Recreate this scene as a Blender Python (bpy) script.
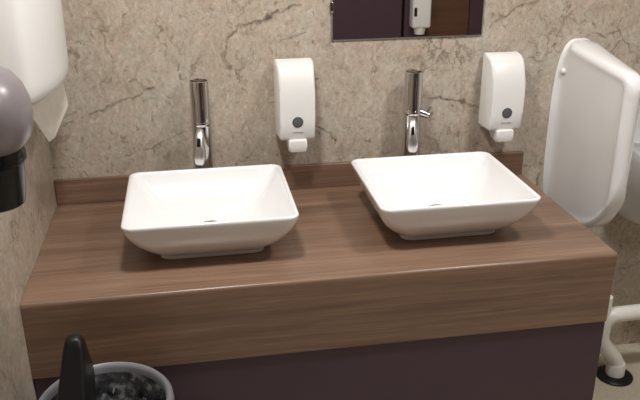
import bpy, bmesh, math, random
from mathutils import Vector, Matrix, noise
random.seed(7)
PI = math.pi
scn = bpy.context.scene
COL = scn.collection
for o in list(bpy.data.objects):
    bpy.data.objects.remove(o)

# ---------------------------------------------------------------- camera, world, lights, exposure
cam_d = bpy.data.cameras.new('camera')
cam = bpy.data.objects.new('camera', cam_d)
COL.objects.link(cam)
cam_d.sensor_width = 36.0
cam_d.lens = 760.6 / 640 * 36
cam_d.clip_start = 0.01
YAW, PITCH, ROLL = 0.1711, 0.3881, -0.0039
f0 = Vector((math.sin(YAW), math.cos(YAW), 0)); r0 = Vector((math.cos(YAW), -math.sin(YAW), 0)); u0 = Vector((0, 0, 1))
fw = f0 * math.cos(PITCH) - u0 * math.sin(PITCH)
u2 = u0 * math.cos(PITCH) + f0 * math.sin(PITCH)
rr_ = r0 * math.cos(ROLL) + u2 * math.sin(ROLL)
uu_ = u2 * math.cos(ROLL) - r0 * math.sin(ROLL)
m3 = Matrix((rr_, uu_, -fw)).transposed()
cam.matrix_world = Matrix.Translation((0.439, -2.338, 1.680)) @ m3.to_4x4()
scn.camera = cam

world = bpy.data.worlds.new('world'); scn.world = world
world.use_nodes = True
world.node_tree.nodes['Background'].inputs[0].default_value = (0.9, 0.85, 0.8, 1)
world.node_tree.nodes['Background'].inputs[1].default_value = 0.02

scn.view_settings.view_transform = 'Standard'
scn.view_settings.look = 'None'
scn.view_settings.gamma = 1.0
scn.view_settings.use_curve_mapping = False
scn.view_settings.exposure = 0.0

CEIL = 2.5
LAMPS = [((0.45, -0.95, CEIL - 0.02), 21), ((1.70, -0.98, CEIL - 0.02), 16), ((2.0, -2.1, CEIL - 0.02), 10)]
for i, (loc, pw) in enumerate(LAMPS):
    ld = bpy.data.lights.new('ceiling_lamp', 'AREA')
    ld.shape = 'DISK'; ld.size = 0.22; ld.energy = pw; ld.color = (1.0, 0.975, 0.955)
    lo = bpy.data.objects.new('ceiling_lamp', ld); lo.location = loc
    COL.objects.link(lo)

# ---------------------------------------------------------------- material helpers
def srgb(r, g, b):
    def c(v):
        v /= 255.0
        return v / 12.92 if v <= 0.04045 else ((v + 0.055) / 1.055) ** 2.4
    return (c(r), c(g), c(b), 1.0)

class NT:
    def __init__(self, name):
        self.m = bpy.data.materials.new(name); self.m.use_nodes = True
        self.t = self.m.node_tree; self.b = self.t.nodes['Principled BSDF']
    def n(self, typ, **kw):
        nd = self.t.nodes.new(typ)
        for k, v in kw.items():
            if k.startswith('i_'):
                nd.inputs[k[2:].replace('_', ' ')].default_value = v
            else:
                setattr(nd, k, v)
        return nd
    def l(self, a, b): self.t.links.new(a, b)
    def math(self, op, a, b=None, clamp=False):
        nd = self.n('ShaderNodeMath', operation=op); nd.use_clamp = clamp
        for k, v in enumerate((a, b)):
            if v is None: continue
            if isinstance(v, (int, float)): nd.inputs[k].default_value = v
            else: self.l(v, nd.inputs[k])
        return nd.outputs[0]
    def vmath(self, op, a, b=None, s=None, out=0):
        nd = self.n('ShaderNodeVectorMath', operation=op)
        for k, v in enumerate((a, b)):
            if v is None: continue
            if isinstance(v, (tuple, list, Vector)): nd.inputs[k].default_value = v
            else: self.l(v, nd.inputs[k])
        if s is not None:
            if isinstance(s, (int, float)): nd.inputs['Scale'].default_value = s
            else: self.l(s, nd.inputs['Scale'])
        return nd.outputs[out]
    def noise(self, vec, scale, detail=4, rough=0.55, dist=0.0, out='Fac'):
        nd = self.n('ShaderNodeTexNoise')
        nd.inputs['Scale'].default_value = scale; nd.inputs['Detail'].default_value = detail
        nd.inputs['Roughness'].default_value = rough; nd.inputs['Distortion'].default_value = dist
        self.l(vec, nd.inputs['Vector']); return nd.outputs[out]
    def ramp(self, fac, stops):
        nd = self.n('ShaderNodeValToRGB'); e = nd.color_ramp.elements
        e[0].position, e[0].color = stops[0]; e[1].position, e[1].color = stops[-1]
        for p, c in stops[1:-1]:
            k = e.new(p); k.color = c
        self.l(fac, nd.inputs[0]); return nd.outputs[0]
    def mix(self, fac, a, b, mode='MIX'):
        nd = self.n('ShaderNodeMix', data_type='RGBA', blend_type=mode)
        for sock, v in ((nd.inputs[0], fac), (nd.inputs[6], a), (nd.inputs[7], b)):
            if isinstance(v, (int, float, tuple)): sock.default_value = v
            else: self.l(v, sock)
        return nd.outputs[2]
    def obj(self):
        return self.n('ShaderNodeTexCoord').outputs['Object']
    def base(self, c): self.l(c, self.b.inputs['Base Color'])
    def bump(self, h, strength=0.2, dist=0.002):
        nd = self.n('ShaderNodeBump'); nd.inputs['Strength'].default_value = strength
        nd.inputs['Distance'].default_value = dist
        self.l(h, nd.inputs['Height']); self.l(nd.outputs[0], self.b.inputs['Normal'])

def plain(name, col, rough=0.4, metal=0.0, coat=0.0, var=0.04, nscale=6, **kw):
    t = NT(name)
    n = t.noise(t.obj(), nscale, 3)
    lo = tuple(c * (1 - var) for c in col[:3]) + (1,); hi = tuple(min(1, c * (1 + var)) for c in col[:3]) + (1,)
    t.base(t.ramp(n, [(0.35, lo), (0.65, hi)]))
    t.b.inputs['Roughness'].default_value = rough; t.b.inputs['Metallic'].default_value = metal
    t.b.inputs['Coat Weight'].default_value = coat; t.b.inputs['Coat Roughness'].default_value = 0.05
    for k, v in kw.items(): t.b.inputs[k.replace('_', ' ')].default_value = v
    return t.m

def stone(name, cracks):
    t = NT(name); p = t.obj()
    wn = t.noise(p, 9, 4, 0.6, out='Color')
    warp = t.vmath('SCALE', t.vmath('SUBTRACT', wn, (0.5, 0.5, 0.5)), s=0.06)
    pw = t.vmath('ADD', p, warp)
    mp = t.n('ShaderNodeMapping'); mp.inputs['Rotation'].default_value = (0, math.radians(-28), 0)
    mp.inputs['Scale'].default_value = (1.5, 1.2, 1.0); t.l(pw, mp.inputs[0]); pr = mp.outputs[0]
    big = t.noise(p, 3.2, 3, 0.5)
    mid = t.noise(pr, 14, 9, 0.74, 0.25)
    fine = t.noise(pr, 55, 6, 0.78, 0.1)
    flk = t.noise(pr, 38, 4, 0.7, 0.8)
    c1 = t.ramp(mid, [(0.36, srgb(112, 94, 78)), (0.45, srgb(164, 147, 129)), (0.54, srgb(187, 171, 154)), (0.66, srgb(224, 213, 199))])
    c2 = t.ramp(fine, [(0.38, srgb(100, 84, 68)), (0.47, srgb(176, 160, 142)), (0.54, srgb(200, 186, 169)), (0.64, srgb(240, 231, 218))])
    c = t.mix(0.5, c1, c2)
    hue = t.noise(p, 17, 4, 0.65)
    c = t.mix(0.40, c, t.ramp(hue, [(0.40, srgb(186, 170, 154)), (0.50, srgb(177, 168, 151)), (0.60, srgb(184, 182, 168))]))
    c3 = t.ramp(big, [(0.38, srgb(180, 164, 146)), (0.60, srgb(188, 183, 175))])
    c = t.mix(0.22, c, c3)
    c = t.mix(t.math('MULTIPLY', t.ramp(flk, [(0.60, (0, 0, 0, 1)), (0.70, (1, 1, 1, 1))]), 0.45), c, srgb(232, 224, 210))
    # thin veins of the stone
    v = t.n('ShaderNodeTexVoronoi', feature='DISTANCE_TO_EDGE'); v.inputs['Scale'].default_value = 5.0
    t.l(t.vmath('ADD', pr, t.vmath('SCALE', t.vmath('SUBTRACT', t.noise(p, 5, 5, 0.65, out='Color'), (0.5, 0.5, 0.5)), s=0.35)), v.inputs['Vector'])
    vm = t.math('MULTIPLY', t.ramp(v.outputs['Distance'], [(0.0, (1, 1, 1, 1)), (0.035, (0, 0, 0, 1))]),
                t.ramp(t.noise(p, 4.5, 2), [(0.47, (0, 0, 0, 1)), (0.66, (1, 1, 1, 1))]))
    c = t.mix(t.math('MULTIPLY', vm, 0.8), c, srgb(108, 90, 72))
    # small dark pits
    pit = t.ramp(t.noise(pr, 30, 3, 0.6, 1.0), [(0.60, (0, 0, 0, 1)), (0.70, (1, 1, 1, 1))])
    c = t.mix(t.math('MULTIPLY', pit, 0.6), c, srgb(104, 86, 66))
    if cracks:
        wc = t.vmath('SCALE', t.vmath('SUBTRACT', t.noise(p, 26, 4, 0.6, out='Color'), (0.5, 0.5, 0.5)), s=0.05)
        q = t.vmath('MULTIPLY', t.vmath('ADD', p, wc), (1, 0, 1))
        acc = None
        for pts, w, s in cracks:
            for (ax, az), (bx_, bz) in zip(pts[:-1], pts[1:]):
                a = Vector((ax, 0, az)); ba = Vector((bx_ - ax, 0, bz - az))
                pa = t.vmath('SUBTRACT', q, tuple(a))
                h = t.math('DIVIDE', t.vmath('DOT_PRODUCT', pa, tuple(ba), out=1), ba.length_squared, True)
                d = t.vmath('LENGTH', t.vmath('SUBTRACT', pa, t.vmath('SCALE', tuple(ba), s=h)), out=1)
                k = t.math('MULTIPLY', t.math('SUBTRACT', 1.0, t.math('DIVIDE', d, w), True), s)
                acc = k if acc is None else t.math('MAXIMUM', acc, k)
        brk = t.ramp(t.noise(p, 34, 3), [(0.3, (0.25, 0.25, 0.25, 1)), (0.6, (1, 1, 1, 1))])
        c = t.mix(t.math('MULTIPLY', acc, brk), c, srgb(62, 48, 38))
    t.base(c)
    t.b.inputs['Roughness'].default_value = 0.3
    t.b.inputs['Specular IOR Level'].default_value = 0.45
    t.bump(fine, 0.15, 0.002)
    return t.m

def wood(name, cols, rough=0.32):
    t = NT(name); p = t.obj()
    w = t.vmath('SCALE', t.vmath('SUBTRACT', t.noise(p, 2.2, 3, out='Color'), (0.5, 0.5, 0.5)), s=0.022)
    pw = t.vmath('ADD', p, w)
    def g(sx, s, scale, det):
        mp = t.n('ShaderNodeMapping'); mp.inputs['Scale'].default_value = (sx, s, s); t.l(pw, mp.inputs[0])
        return t.noise(mp.outputs[0], scale, det, 0.6)
    a = g(0.8, 24, 1.0, 5); b = g(2.2, 95, 1.4, 4); d = g(0.35, 7.3, 1.0, 2)
    c = t.mix(0.62, t.ramp(a, [(0.3, cols[0]), (0.5, cols[1]), (0.72, cols[2])]), t.ramp(b, [(0.3, cols[0]), (0.55, cols[1]), (0.75, cols[2])]))
    c = t.mix(0.22, c, t.ramp(d, [(0.4, cols[0]), (0.6, cols[2])]))
    t.base(c); t.b.inputs['Roughness'].default_value = rough
    t.bump(b, 0.05, 0.001)
    return t.m

CRACKS = [
    ([(0.125, 1.045), (0.205, 1.072), (0.275, 1.092), (0.325, 1.125)], 0.006, 0.75),
    ([(0.549, 1.196), (0.546, 1.225), (0.556, 1.258), (0.595, 1.300), (0.66, 1.312), (0.70, 1.33), (0.785, 1.36)], 0.007, 0.8),
    ([(0.545, 1.215), (0.552, 1.19), (0.565, 1.165)], 0.011, 0.7),
    ([(0.655, 1.305), (0.69, 1.322)], 0.013, 0.9),
    ([(1.205, 1.048), (1.265, 1.040), (1.335, 1.024), (1.388, 0.996)], 0.007, 1.0),
    ([(0.826, 0.972), (0.87, 0.945), (0.90, 0.915)], 0.006, 0.8),
    ([(0.72, 1.245), (0.80, 1.27)], 0.005, 0.5),
    ([(0.095, 1.245), (0.118, 1.225), (0.105, 1.205)], 0.010, 0.6),
    ([(1.40, 1.27), (1.47, 1.32), (1.56, 1.35)], 0.007, 0.7),
    ([(1.55, 1.165), (1.585, 1.15), (1.60, 1.18)], 0.006, 0.5),
    ([(0.22, 0.90), (0.33, 0.94), (0.43, 0.985)], 0.005, 0.5),
    ([(0.10, 1.06), (0.02, 1.03)], 0.005, 0.4),
]
M = {}
M['stone'] = stone('travertine_stone', CRACKS)
M['stone_side'] = stone('travertine_stone_plain', None)
WOODC = [srgb(86, 65, 52), srgb(124, 98, 80), srgb(156, 128, 107)]
M['wood'] = wood('walnut_laminate', WOODC)
M['door_wood'] = wood('brown_door_wood', [srgb(70, 46, 33), srgb(92, 64, 46), srgb(110, 80, 58)])
M['purple'] = plain('aubergine_laminate', srgb(70, 50, 62), 0.45)
M['ceramic'] = plain('white_ceramic', (0.84, 0.85, 0.855, 1), 0.12, coat=0.6, var=0.01)
M['plastic'] = plain('white_plastic', (0.82, 0.82, 0.805, 1), 0.3, var=0.01)
M['chrome'] = plain('chrome', (0.62, 0.61, 0.6, 1), 0.1, metal=1.0, var=0.02)
M['satin'] = plain('satin_chrome', (0.72, 0.71, 0.70, 1), 0.28, metal=1.0, var=0.02)
M['black'] = plain('black_plastic', (0.007, 0.007, 0.0075, 1), 0.4, Specular_IOR_Level=0.3)
M['black_gloss'] = plain('black_gloss_plastic', (0.008, 0.008, 0.009, 1), 0.2, Specular_IOR_Level=0.35)
M['silver'] = plain('silver_grey_plastic', srgb(140, 133, 136), 0.3, metal=0.25)
M['grey'] = plain('grey_plastic', srgb(128, 128, 132), 0.4)
M['lgrey'] = plain('pale_grey_print', srgb(190, 188, 184), 0.5)
M['dgrey'] = plain('dark_grey_window', srgb(70, 72, 76), 0.25)
M['mgrey'] = plain('mid_grey_window', srgb(92, 93, 96), 0.25)
M['mirror'] = plain('mirror_glass', (0.9, 0.9, 0.9, 1), 0.01, metal=1.0, var=0.0)
M['edge'] = plain('mirror_edge', srgb(120, 116, 110), 0.3)
M['paper'] = plain('paper_towel_paper', srgb(204, 197, 186), 0.9, nscale=40)
M['pvc'] = plain('white_pipe_plastic', (0.8, 0.78, 0.74, 1), 0.35)
M['ceil'] = plain('ceiling_paint', srgb(226, 222, 214), 0.8)
M['lampglow'] = None
t = NT('lamp_diffuser'); t.b.inputs['Base Color'].default_value = (0.9, 0.88, 0.85, 1)
t.b.inputs['Emission Color'].default_value = (1, 0.93, 0.84, 1); t.b.inputs['Emission Strength'].default_value = 4.0
M['lampglow'] = t.m
t = NT('speckled_vinyl'); p = t.obj()
c = t.mix(0.5, t.ramp(t.noise(p, 120, 2), [(0.35, srgb(176, 166, 146)), (0.62, srgb(206, 198, 180))]), t.ramp(t.noise(p, 6, 3), [(0.3, srgb(186, 176, 156)), (0.7, srgb(203, 194, 176))]))
t.base(c); t.b.inputs['Roughness'].default_value = 0.5; M['floor'] = t.m
t = NT('bin_liner_film'); p = t.obj()
t.base(t.ramp(t.noise(p, 30, 4), [(0.4, srgb(36, 36, 38)), (0.58, srgb(70, 70, 72)), (0.72, srgb(150, 150, 150))]))
t.b.inputs['Roughness'].default_value = 0.18; t.b.inputs['Coat Weight'].default_value = 0.5; M['liner'] = t.m

# ---------------------------------------------------------------- mesh helpers
def link(name, me, mat, parent=None, smooth=False, angle=None):
    o = bpy.data.objects.new(name, me); COL.objects.link(o)
    if mat: me.materials.append(mat)
    if smooth:
        for pg in me.polygons: pg.use_smooth = True
        if angle is not None:
            try: me.set_sharp_from_angle(angle=math.radians(angle))
            except Exception: pass
    if parent: o.parent = parent
    return o
def bm_obj(name, bm, mat, parent=None, smooth=False, angle=35):
    bmesh.ops.recalc_face_normals(bm, faces=bm.faces)
    me = bpy.data.meshes.new(name); bm.to_mesh(me); bm.free()
    return link(name, me, mat, parent, smooth, angle)
def box_bm(x0, x1, y0, y1, z0, z1, bev=0.0, seg=2):
    bm = bmesh.new(); bmesh.ops.create_cube(bm, size=1)
    for v in bm.verts:
        v.co = Vector(((x0 + x1) / 2 + v.co.x * (x1 - x0), (y0 + y1) / 2 + v.co.y * (y1 - y0), (z0 + z1) / 2 + v.co.z * (z1 - z0)))
    if bev: bmesh.ops.bevel(bm, geom=list(bm.edges), offset=bev, segments=seg, profile=0.5, affect='EDGES')
    return bm
def box(name, x0, x1, y0, y1, z0, z1, mat, parent=None, bev=0.0, seg=2):
    return bm_obj(name, box_bm(x0, x1, y0, y1, z0, z1, bev, seg), mat, parent, bev > 0, 40)
def rrect(hw, hd, r, n=5, cx=0, cy=0):
    r = max(1e-4, min(r, hw * 0.999, hd * 0.999)); out = []
    for k, (sx, sy) in enumerate(((1, 1), (-1, 1), (-1, -1), (1, -1))):
        for j in range(n + 1):
            a = PI / 2 * k + PI / 2 * j / n
            out.append((cx + sx * (hw - r) + r * math.cos(a), cy + sy * (hd - r) + r * math.sin(a)))
    return out
def loft(name, rings, mat, parent=None, cap0=True, cap1=True, smooth=True, angle=40):
    bm = bmesh.new(); R = [[bm.verts.new(p) for p in ring] for ring in rings]
    n = len(R[0])
    for a, b in zip(R[:-1], R[1:]):
        for i in range(n): bm.faces.new((a[i], a[(i + 1) % n], b[(i + 1) % n], b[i]))
    if cap0: bm.faces.new(R[0][::-1])
    if cap1: bm.faces.new(R[-1])
    return bm_obj(name, bm, mat, parent, smooth, angle)
def lathe(name, prof, mat, parent=None, c=(0, 0), n=40, cap0=True, cap1=True, sx=1, sy=1, angle=35):
    rings = [[(c[0] + sx * r * math.cos(2 * PI * i / n), c[1] + sy * r * math.sin(2 * PI * i / n), z) for i in range(n)] for r, z in prof]
    return loft(name, rings, mat, parent, cap0, cap1, True, angle)
def tube(name, pts, r, mat, parent=None, n=20, caps=True):
    pts = [Vector(p) for p in pts]; rings = []
    up = Vector((0, 1, 0))
    rs = r if isinstance(r, (list, tuple)) else [r] * len(pts)
    for i, p in enumerate(pts):
        d = (pts[min(i + 1, len(pts) - 1)] - pts[max(i - 1, 0)]).normalized()
        ref = up if abs(d.dot(up)) < 0.95 else Vector((0, 0, 1))
        a = d.cross(ref).normalized(); b = d.cross(a).normalized()
        rings.append([tuple(p + (a * math.cos(2 * PI * k / n) + b * math.sin(2 * PI * k / n)) * rs[i]) for k in range(n)])
    return loft(name, rings, mat, parent, caps, caps, True, 60)
def arc(c, r, a0, a1, n=8):      # arc in the x-z plane
    return [(c[0] + r * math.cos(a0 + (a1 - a0) * i / n), c[1], c[2] + r * math.sin(a0 + (a1 - a0) * i / n)) for i in range(n + 1)]
def profile_x(name, prof, x0, x1, mat, parent=None, bev=0.0, seg=3, smooth=True, angle=30):
    """polygon in (y,z) extruded along x"""
    bm = bmesh.new()
    a = [bm.verts.new((x0, y, z)) for y, z in prof]; b = [bm.verts.new((x1, y, z)) for y, z in prof]
    n = len(prof)
    f0_ = bm.faces.new(a); f1_ = bm.faces.new(b[::-1])
    for i in range(n): bm.faces.new((a[i], b[i], b[(i + 1) % n], a[(i + 1) % n]))
    if bev:
        ed = set(f0_.edges) | set(f1_.edges)
        bmesh.ops.bevel(bm, geom=list(ed), offset=bev, segments=seg, profile=0.5, affect='EDGES')
    return bm_obj(name, bm, mat, parent, smooth, angle)
def thing(name, label, cat, loc=(0, 0, 0), group=None):
    o = bpy.data.objects.new(name, None); COL.objects.link(o); o.location = loc; o.empty_display_size = 0.05
    return tag(o, label, cat, group)
def tag(o, label, cat, group=None):
    o['label'] = label; o['category'] = cat
    if group: o['group'] = group
    return o
def struct(o, label=None, cat=None):
    o['kind'] = 'structure'
    if label: o['label'] = label; o['category'] = cat
    return o
def dup(root, loc, label, name=None):
    r = root.copy(); COL.objects.link(r); r.location = loc; r['label'] = label
    for ch in list(root.children):
        c = ch.copy(); COL.objects.link(c); c.parent = r
        for g in list(ch.children):
            d = g.copy(); COL.objects.link(d); d.parent = c
    return r

# ---------------------------------------------------------------- room shell
RX, RY = 3.3, -3.2
struct(box('floor', -0.1, RX + 0.1, RY - 0.1, 0.1, -0.1, 0, M['floor']), 'pale beige speckled vinyl floor', 'floor')
struct(box('ceiling', -0.1, RX + 0.1, RY - 0.1, 0.1, CEIL, CEIL + 0.1, M['ceil']), 'plain off-white painted ceiling', 'ceiling')
struct(box('wall_back', 0, RX + 0.1, 0, 0.1, 0, CEIL, M['stone']), 'beige cracked stone-effect wall behind the washbasins', 'wall')
struct(box('wall_left', -0.1, 0, RY - 0.1, 0.1, 0, CEIL, M['stone_side']), 'beige stone-effect side wall beside the counter', 'wall')
struct(box('wall_right', RX, RX + 0.1, RY - 0.1, 0, 0, CEIL, M['stone_side']), 'stone-effect wall beyond the urinals', 'wall')
struct(box('wall_front', 0, RX, RY - 0.1, RY, 0, CEIL, M['stone_side']), 'stone-effect wall facing the mirror', 'wall')

# ---------------------------------------------------------------- counter
W, D, ZT, AH = 1.55, 0.649, 0.762, 0.212
ct = thing('washbasin_counter', 'walnut-effect counter with deep front fascia carrying both washbasins', 'counter')
r = 0.010; prof = [(-0.002, ZT), (-D + r, ZT)]
prof += [(-D + r - r * math.sin(a), ZT - r + r * math.cos(a)) for a in [PI / 2 * k / 5 for k in range(1, 6)]]
prof += [(-D, ZT - 0.04), (-0.002, ZT - 0.04)]
profile_x('worktop', prof, 0.001, W, M['wood'], ct, smooth=True, angle=25)
box('fascia', 0.001, W - 0.002, -D, -D + 0.02, ZT - AH, ZT - 0.04, M['wood'], ct)
struct(box('trim_1', 0.001, W, -0.020, -0.001, ZT + 0.0002, ZT + 0.081, M['wood'], None, 0.0015, 1), 'walnut-effect upstand strip along the wall behind the counter', 'upstand')
box('end_panel', W - 0.022, W - 0.002, -D + 0.02, -0.004, ZT - AH, ZT - 0.04, M['wood'], ct)
pn = thing('vanity_base', 'dark aubergine panelled base beneath the counter fascia', 'panel')
box('front_panel', 0.002, W - 0.001, -D + 0.006, -D + 0.019, 0.001, ZT - AH - 0.003, M['purple'], pn, 0.0015, 1)
box('side_panel', W - 0.022, W - 0.001, -D + 0.020, -0.004, 0.001, ZT - AH - 0.003, M['purple'], pn, 0.0015, 1)

# ---------------------------------------------------------------- washbasins
BW, BD, BY = 0.2270, 0.2095, -0.350
def make_basin(loc, label):
    t = thing('washbasin', label, 'washbasin', loc, 'white countertop washbasins')
    P = [(0.014, .083, .045), (0.018, .074, .048), (0.029, .059, .05), (0.046, .042, .05), (0.068, .025, .046), (0.092, .012, .040),
         (0.115, .004, .034), (0.128, .001, .031), (0.1335, .0, .030), (0.1365, .0015, .029), (0.138, .005, .027), (0.1375, .009, .025), (0.1345, .012, .024),
         (0.128, .015, .024), (0.105, .030, .028), (0.080, .050, .032), (0.058, .072, .036), (0.045, .094, .04), (0.040, .115, .045), (0.037, .150, .04), (0.035, .185, .02)]
    rings = [[(x, y, z) for x, y in rrect(BW - i, BD - i, rad, 6)] for z, i, rad in P]
    b = loft('bowl', rings, M['ceramic'], t, True, True, True, 60)
    fr = [[(x, y, z) for x, y in rrect(BW - i, BD - i, 0.03, 5)] for z, i in ((0.0, .089), (0.003, .086), (0.022, .085))]
    loft('foot', fr, M['ceramic'], t)
    d = lathe('drain', [(0.0335, 0.0345), (0.0335, 0.0385), (0.031, 0.0405), (0.024, 0.0400), (0.022, 0.037)], M['chrome'], t, n=32)
    lathe('drain_hole', [(0.021, 0.036), (0.021, 0.0378), (0.0005, 0.0378)], M['black'], d, n=24)
    return t
make_basin((0.4686, BY, ZT), 'white rectangular vessel basin nearer the side wall and waste bin')
make_basin((1.1386, BY, ZT), 'white rectangular vessel basin below the mirror')

# ---------------------------------------------------------------- taps
def make_tap(loc, label, lever):
    t = thing('basin_tap', label, 'tap', loc, 'tall chrome basin taps')
    lathe('base_ring', [(0.034, 0), (0.034, 0.006), (0.0295, 0.009)], M['chrome'], t, n=36)
    lathe('body', [(0.0285, 0.008), (0.0285, 0.385), (0.0275, 0.389), (0.0255, 0.390), (0.0245, 0.386), (0.0245, 0.360), (0.0005, 0.360)], M['chrome'], t, n=40)
    lathe('collar', [(0.0287, 0.252), (0.0297, 0.254), (0.0297, 0.264), (0.0287, 0.266)], M['chrome'], t, n=36)
    # short sloping spout set low on the front of the body, turned a little toward the room
    secs = [(-0.014, 0.252, 0.009, 0.010), (-0.030, 0.238, 0.0115, 0.013), (-0.042, 0.215, 0.0140, 0.014), (-0.050, 0.190, 0.0175, 0.015), (-0.056, 0.168, 0.0190, 0.015), (-0.060, 0.150, 0.0165, 0.012), (-0.060, 0.141, 0.011, 0.008), (-0.059, 0.138, 0.004, 0.003)]
    ry = Matrix.Rotation(-0.22, 3, 'Z')
    rings = []
    for y, z, w, h in secs:
        rings.append([tuple(ry @ Vector((px, y + pz, z))) for px, pz in rrect(w, h, min(w, h) * 0.8, 5)])
    s = loft('spout', rings, M['satin'], t, True, True, True, 60)
    bm = box_bm(-0.0050, 0.0050, -0.003, 0.003, -0.013, 0.013, 0.0012, 2)
    mt = ry.to_4x4() @ Matrix.Translation((0, -0.0568, 0.213)) @ Matrix.Rotation(-0.36, 4, 'X')
    bmesh.ops.transform(bm, matrix=mt, verts=bm.verts)
    bm_obj('sensor_window', bm, M['black_gloss'], s, True)
    if lever:
        lv = tube('lever', [(0.022, -0.010, 0.259), (0.038, -0.014, 0.254), (0.049, -0.016, 0.250)], [0.0120, 0.0120, 0.0115], M['chrome'], t, 20)
        tube('lever_pin', [(0.045, -0.012, 0.262), (0.047, -0.02, 0.270), (0.049, -0.028, 0.278)], [0.0045, 0.004, 0.0035], M['chrome'], lv, 12)
    return t
TY = -0.070
make_tap((0.4640, TY, ZT), 'tall chrome tap behind the basin nearer the side wall', False)
make_tap((1.1310, TY, ZT), 'tall chrome tap with side lever below the mirror', True)

# ---------------------------------------------------------------- soap dispensers
def make_soap(loc, label):
    t = thing('soap_dispenser', label, 'dispenser', loc, 'white wall soap dispensers')
    # origin: bottom centre of the body on the wall
    pr = [(-0.012, 0.002), (-0.086, 0.0), (-0.094, 0.003), (-0.100, 0.012), (-0.1035, 0.06), (-0.1040, 0.12), (-0.1015, 0.162), (-0.0955, 0.190), (-0.085, 0.213), (-0.070, 0.230), (-0.052, 0.239), (-0.012, 0.241)]
    cv = profile_x('cover', pr, -0.0605, 0.0605, M['plastic'], t, 0.010, 4, True, 50)
    for v in cv.data.vertices: v.co.x *= 1.05 - 0.16 * min(1.0, -v.co.y / 0.104)
    box('back_plate', -0.050, 0.050, -0.012, -0.0005, -0.010, 0.232, M['plastic'], t, 0.003, 2)
    def disc(name, y, rad, z, mat, par, th=0.003):
        rings = [[(rad * k * math.cos(2 * PI * i / 28), yy, z + rad * k * math.sin(2 * PI * i / 28)) for i in range(28)] for k, yy in ((1, y + th), (1, y), (0.9, y - 0.0006))]
        return loft(name, rings, mat, par)
    w = disc('level_window', -0.1040, 0.0170, 0.062, M['dgrey'], cv)
    disc('window_boss', -0.1050, 0.0135, 0.062, M['mgrey'], w)
    box('brand_line', -0.017, 0.017, -0.1042, -0.1022, 0.030, 0.0325, M['lgrey'], cv)
    pl = [(-0.030, 0.006), (-0.098, 0.006), (-0.106, 0.002), (-0.109, -0.018), (-0.104, -0.034), (-0.090, -0.038), (-0.05, -0.030), (-0.030, -0.016)]
    profile_x('push_lever', pl, -0.029, 0.029, M['plastic'], t, 0.006, 3, True, 50)
    return t
make_soap((0.757, 0, 0.954), 'white soap dispenser on the wall between the two taps')
make_soap((1.4375, 0, 0.948), 'white soap dispenser between mirror and urinal divider')

# ---------------------------------------------------------------- mirror
mr = thing('wall_mirror', 'frameless wall mirror above the tap with side lever', 'mirror', (0, 0, 0))
X0, X1, Z0, Z1 = 0.880, 1.372, 1.243, 1.90
box('backing', X0, X1, -0.005, -0.0005, Z0, Z1, M['edge'], mr)
box('glass', X0 + 0.004, X1 - 0.004, -0.0062, -0.005, Z0 + 0.004, Z1 - 0.004, M['mirror'], mr)
for (cx, cz) in ((X0, 1.345), (X1, 1.345 + 0.25), (X0, 1.80), (X1, 1.80)):
    box('clip', cx - 0.006, cx + 0.006, -0.010, -0.0005, cz - 0.016, cz + 0.016, M['chrome'], mr, 0.002, 2)

# ---------------------------------------------------------------- paper towel dispenser and towel on the left wall
td = thing('paper_towel_dispenser', 'large white curved dispenser high in the wall corner', 'dispenser', (0, -0.30, 1.202))
plan = [(0.004, -0.205), (0.045, -0.205), (0.062, -0.198), (0.074, -0.178), (0.090, -0.130), (0.103, -0.07), (0.110, 0.0), (0.110, 0.07), (0.106, 0.12), (0.094, 0.160), (0.070, 0.188), (0.035, 0.198), (0.004, 0.198)]
def chaikin(pts):
    out = [pts[0]]
    for a, b in zip(pts[:-1], pts[1:]):
        out += [(a[0] * .75 + b[0] * .25, a[1] * .75 + b[1] * .25), (a[0] * .25 + b[0] * .75, a[1] * .25 + b[1] * .75)]
    return out + [pts[-1]]
plan = chaikin([(x * 1.09, y) for x, y in plan])
rings = []
for z, k in ((0.0, 0.70), (0.004, 0.82), (0.012, 0.92), (0.026, 0.975), (0.05, 1.0), (0.33, 1.03), (0.36, 1.0), (0.375, 0.9), (0.38, 0.75)):
    rings.append([(x * k + 0.004 * (1 - k), y * (1 - (1 - k) * 0.35), z) for x, y in plan])
loft('cover', rings, M['plastic'], td, True, True, True, 50)
box('back_plate', 0.0005, 0.006, -0.19, 0.19, 0.01, 0.37, M['plastic'], td, 0.002, 1)
pt = [(0.052, -0.150, 0.0115), (0.098, 0.095, 0.0115), (0.102, 0.100, -0.062), (0.072, 0.010, -0.124), (0.062, -0.025, -0.126), (0.052, -0.15, -0.02)]
bm = bmesh.new()
fr_ = [bm.verts.new((x, y, z)) for x, y, z in pt]; bk = [bm.verts.new((x - 0.0025, y, z)) for x, y, z in pt]
bm.faces.new(fr_); bm.faces.new(bk[::-1])
for i in range(6): bm.faces.new((fr_[i], bk[i], bk[(i + 1) % 6], fr_[(i + 1) % 6]))
o = bm_obj('paper_towel', bm, M['paper']); o.location = (0, -0.30, 1.19)
tag(o, 'pointed paper towel end hanging below the white corner dispenser', 'paper towel')

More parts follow.
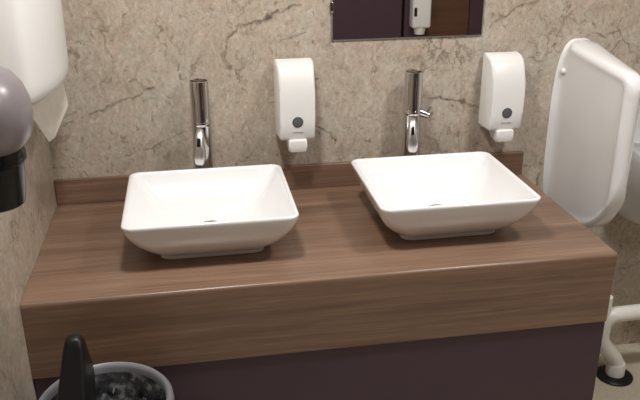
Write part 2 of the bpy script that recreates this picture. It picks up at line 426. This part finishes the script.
# ---------------------------------------------------------------- hand dryer
hd = thing('hand_dryer', 'domed silver-grey wall unit with black nozzle at the left edge', 'hand dryer', (0.058, -0.90, 1.12))
lathe('cover', [(0.062, 0.112), (0.078, 0.130), (0.086, 0.152), (0.0895, 0.178), (0.087, 0.205), (0.078, 0.232), (0.062, 0.254), (0.040, 0.268), (0.018, 0.273), (0.001, 0.274)], M['silver'], hd, n=48, sx=1, sy=1)
nz = lathe('nozzle', [(0.046, 0.0), (0.052, 0.004), (0.056, 0.03), (0.061, 0.09), (0.063, 0.114)], M['black_gloss'], hd, n=40)
lathe('nozzle_ring', [(0.0625, 0.086), (0.066, 0.090), (0.0665, 0.104), (0.064, 0.112)], M['black_gloss'], nz, n=40)
lathe('outlet', [(0.036, -0.004), (0.036, 0.002)], M['dgrey'], nz, n=32)
box('wall_bracket', -0.0575, -0.03, -0.045, 0.045, 0.06, 0.25, M['black'], hd, 0.004, 2)

# ---------------------------------------------------------------- urinal divider
dv = thing('urinal_divider', 'white ceramic privacy screen projecting from the wall past the counter', 'divider', (1.715, 0, 0))
YF = -0.378
def ztop(y):
    a = -y
    z = 1.222 - 0.02 * (a / 0.1) ** 0.5 * 0.4 - 0.085 * a
    rc = 0.055
    if a > -YF - rc:
        q = (a - (-YF - rc)) / rc; z -= rc * (1 - math.sqrt(max(0, 1 - q * q)))
    return z
def zbot(y):
    a = -y; q = max(0.0, (a - 0.19) / 0.188)
    return 0.60 + 0.05 * a / 0.378 + 0.21 * (1 - math.sqrt(max(0.0, 1 - q * q)))
cols = [0, .003, .006, .010, .014, .018, .023, .030, .04, .055, .07, .10, .14, .18, .22, .25, .28, .30, .32, .335, .345, .353, .360, .366, .371, .3745, .3765, .3775, .378]
NV = 44; bm = bmesh.new(); L = []; Rr = []
for a in cols:
    y = -a; zt, zb = ztop(y), zbot(y)
    T = 0.020 + 0.034 * (1 - a / 0.378) + 0.024 * math.exp(-(a / 0.012) ** 1.6)
    nx = 3.2 if a < 0.012 else (3.2 + (a - 0.012) / 0.03 * 9 if a < 0.042 else 12.2)
    fe = max(0.0, 1 - ((a - 0.358) / 0.020) ** 2) ** 0.5 if a > 0.358 else 1
    bead = 0.006 * math.exp(-((a - 0.360) / 0.012) ** 2)
    cl, cr = [], []
    for j in range(NV + 1):
        v = -math.cos(PI * j / NV)
        th = T * max(0.0, 1 - abs(v) ** nx) ** (1 / nx)
        dz = (1 - abs(v)) * (zt - zb) / 2
        bd = (bead + (0.006 * math.exp(-((dz - 0.018) / 0.012) ** 2) if a > 0.03 else 0)) * (1 if th > 0.004 else th / 0.004)
        th = (th + min(bd, 0.006)) * fe
        z = (zt + zb) / 2 + v * (zt - zb) / 2
        cl.append(bm.verts.new((-th, y, z))); cr.append(bm.verts.new((th, y, z)))
    L.append(cl); Rr.append(cr)
for i in range(len(cols) - 1):
    for j in range(NV):
        bm.faces.new((L[i][j], L[i + 1][j], L[i + 1][j + 1], L[i][j + 1]))
        bm.faces.new((Rr[i][j], Rr[i][j + 1], Rr[i + 1][j + 1], Rr[i + 1][j]))
bmesh.ops.remove_doubles(bm, verts=bm.verts, dist=0.0002)
for v in bm.verts: v.co.y *= 0.965
bm_obj('screen', bm, M['ceramic'], dv, True, 80)
for z in (1.118,):
    rings = [[(-0.050 - dx, -0.018 + rr * math.cos(2 * PI * i / 20), z + rr * math.sin(2 * PI * i / 20)) for i in range(20)] for dx, rr in ((0.0, 0.011), (0.010, 0.011), (0.013, 0.009), (0.0145, 0.005))]
    loft('bolt_cap', rings, M['plastic'], dv)

# ---------------------------------------------------------------- urinal
ur = thing('urinal', 'white ceramic wall urinal at the right edge beyond the divider', 'urinal', (2.045, 0, 0))
def dsec(hw, dp, z, n=28, tilt=0.0, ex=2.3, y0=0.001):
    pts = []
    for i in range(n + 1):
        a = PI * i / n; c, s = math.cos(a), math.sin(a)
        pts.append((hw * math.copysign(abs(c) ** (2 / ex), c), -y0 - (dp - y0) * abs(s) ** (2 / ex), z + tilt * abs(s)))
    return pts
S = [(0.05, 0.06, 0.555, 0), (0.085, 0.11, 0.562, 0), (0.125, 0.19, 0.60, 0), (0.155, 0.25, 0.66, 0), (0.174, 0.295, 0.73, -0.01), (0.183, 0.318, 0.80, -0.03), (0.186, 0.325, 0.86, -0.06), (0.186, 0.325, 0.90, -0.08),
     (0.184, 0.322, 0.908, -0.083), (0.178, 0.312, 0.911, -0.083), (0.168, 0.300, 0.905, -0.083), (0.158, 0.28, 0.87, -0.07), (0.14, 0.24, 0.80, -0.03), (0.10, 0.16, 0.72, 0), (0.03, 0.06, 0.69, 0)]
loft('bowl', [dsec(a, b, z, 28, tl, 2.3, 0.001 if k < 9 else 0.03) for k, (a, b, z, tl) in enumerate(S)], M['ceramic'], ur, True, True, True, 60)
S2 = [(0.120, 0.06, 0.86), (0.115, 0.06, 0.93), (0.095, 0.06, 1.00), (0.080, 0.055, 1.06), (0.06, 0.045, 1.10), (0.03, 0.02, 1.12)]
loft('back_shield', [dsec(a, b, z, 28, 0, 3) for a, b, z in S2], M['ceramic'], ur, True, True, True, 60)

# ---------------------------------------------------------------- waste pipe
wp = thing('waste_pipe', 'white plastic waste pipe running into the floor beside the vanity', 'pipe', (0, 0, 0))
py = -0.19; pr_ = 0.028
tube('horizontal_run', [(3.2, py, 0.285), (2.4, py, 0.276), (1.90, py, 0.268)], pr_, M['pvc'], wp)
pts = [(1.91, py, 0.268)] + arc((1.885, py, 0.223), 0.045, PI / 2, PI, 8) + [(1.838, py, 0.19)] + [(1.842, py, 0.165), (1.855, py, 0.142), (1.885, py, 0.105), (1.902, py, 0.085), (1.913, py, 0.066), (1.917, py, 0.05)]
tube('swan_neck', pts, pr_, M['pvc'], wp)
tube('riser', [(1.838, py, 0.268), (1.838, py, 0.345)], 0.020, M['pvc'], wp)
tube('pipe_socket', [(1.917, py, 0.004), (1.917, py, 0.052), (1.917, py, 0.062)], [0.034, 0.034, 0.031], M['pvc'], wp)
cl_ = lathe('floor_collar', [(0.066, 0.0005), (0.066, 0.006), (0.060, 0.011), (0.040, 0.014), (0.034, 0.014)], M['black'], wp, c=(1.917, py), n=40)

# ---------------------------------------------------------------- waste bin
BC = (0.206, -0.900)
bn = thing('waste_bin', 'round grey waste bin with raised black flap before the counter', 'bin', (BC[0], BC[1], 0))
lathe('body', [(0.108, 0.001), (0.113, 0.004), (0.140, 0.60), (0.143, 0.618), (0.139, 0.618), (0.112, 0.012), (0.001, 0.012)], M['grey'], bn, n=56)
lathe('rim', [(0.1442, 0.595), (0.1475, 0.600), (0.1500, 0.625), (0.1485, 0.640), (0.1420, 0.648), (0.1370, 0.646), (0.1325, 0.638), (0.1320, 0.610)], M['grey'], bn, n=64, cap0=False, cap1=False, angle=60)
# flap: tapering curved plate standing up from a hinge across the rim
rings = []
for z, y0, y1, x, th in ((0.600, -0.105, 0.085, -0.050, 0.030), (0.655, -0.095, 0.092, -0.048, 0.032), (0.69, -0.075, 0.085, -0.046, 0.030), (0.74, -0.035, 0.055, -0.042, 0.026), (0.785, -0.010, 0.035, -0.038, 0.021), (0.800, -0.002, 0.028, -0.038, 0.017), (0.806, 0.006, 0.022, -0.038, 0.010)):
    rings.append([(x - 0.010 + px, (y0 + y1) / 2 + pyy, z) for px, pyy in rrect(th, (y1 - y0) / 2, 0.010, 4)])
fl = loft('flap', rings, M['black'], bn, True, True, True, 50)
box('flap_slot', -0.075, -0.066, -0.088, -0.072, 0.655, 0.70, M['black_gloss'], fl, 0.001, 1)
tube('hinge_bar', [(-0.055, -0.112, 0.628), (-0.055, 0.112, 0.628)], 0.010, M['black'], bn, 16)
# liner film inside the bin
bm = bmesh.new(); N = 72; rows = []
PR = [(0.1295, 0.628), (0.124, 0.61), (0.118, 0.575), (0.112, 0.560), (0.098, 0.575), (0.082, 0.585), (0.062, 0.575), (0.042, 0.565), (0.02, 0.545), (0.004, 0.545)]
for k, (rad, z) in enumerate(PR):
    row = []
    for i in range(N):
        a = 2 * PI * i / N; am = min(1, k / 3)
        nv = noise.noise(Vector((math.cos(a) * 2.5 + k * 0.35, math.sin(a) * 2.5, k * 0.6)))
        n2 = noise.noise(Vector((math.cos(a) * 7 + k, math.sin(a) * 7, k * 1.7 + 5)))
        rr2 = rad * (1 - 0.05 * am * abs(nv))
        row.append(bm.verts.new((rr2 * math.cos(a), rr2 * math.sin(a), z + am * (0.020 * nv + 0.022 * n2))))
    rows.append(row)
for a, b in zip(rows[:-1], rows[1:]):
    for i in range(N): bm.faces.new((a[i], a[(i + 1) % N], b[(i + 1) % N], b[i]))
bm.faces.new(rows[-1])
o = bm_obj('bin_liner', bm, M['liner'], None, False); o.location = (BC[0], BC[1], 0)
tag(o, 'crinkled shiny dark plastic liner inside the round bin', 'bin liner')

# ---------------------------------------------------------------- far side of the room, seen in the mirror
def cub(x0, x1, label):
    t = thing('cubicle_panel', label, 'panel', ((x0 + x1) / 2, -3.0, 0), 'cubicle panels facing the mirror')
    h = (x1 - x0) / 2
    box('panel', -h, h, -0.02, 0.0, 0.12, 2.1, M['purple'], t, 0.002, 1)
    for sx in (-1, 1): tube('foot', [(sx * (h - 0.05), -0.01, 0.001), (sx * (h - 0.05), -0.01, 0.125)], 0.012, M['chrome'], t, 12)
cub(0.35, 1.12, 'dark aubergine cubicle panel opposite the taps')
cub(1.15, 1.955, 'dark aubergine cubicle panel seen in the mirror left of the white dispenser')
cub(2.46, 3.15, 'dark aubergine cubicle panel seen in the mirror right of the brown door')
dr = thing('cubicle_door', 'brown wood door seen reflected in the mirror', 'door', (2.30, -3.0, 0))
box('leaf', -0.155, 0.155, -0.03, 0.0, 0.05, 2.1, M['door_wood'], dr, 0.002, 1)
box('kick_plate', -0.14, 0.14, 0.0, 0.002, 0.06, 0.2, M['chrome'], dr)
wd = thing('wall_dispenser', 'white dispenser box seen reflected in the mirror beside the brown door', 'dispenser', (2.075, -3.0, 0.72))
box('body', -0.068, 0.068, 0.0, 0.10, 0.045, 0.40, M['plastic'], wd, 0.018, 4)
box('slot', -0.058, -0.038, 0.1, 0.1015, 0.13, 0.19, M['black'], wd)
box('backing_board', -0.10, 0.072, -0.02, 0.0, -0.6, 1.38, M['purple'], wd)
tube('chute', [(0.0, 0.05, 0.0), (0.0, 0.05, 0.05)], [0.035, 0.045], M['plastic'], wd, 20)

# ---------------------------------------------------------------- ceiling lamps
names = ['round ceiling downlight above the side-wall basin', 'round ceiling downlight toward the urinals', 'round ceiling downlight near the cubicles']
for ((x, y, z), pw), lb in zip(LAMPS, names):
    t = thing('ceiling_downlight', lb, 'ceiling light', (x, y, CEIL), 'round ceiling downlights')
    lathe('trim_ring', [(0.132, -0.012), (0.160, -0.010), (0.162, -0.0005), (0.132, -0.0005)], M['plastic'], t, n=48, cap0=False, cap1=False)
    lathe('diffuser', [(0.001, -0.010), (0.131, -0.010), (0.131, -0.0008)], M['lampglow'], t, n=48)
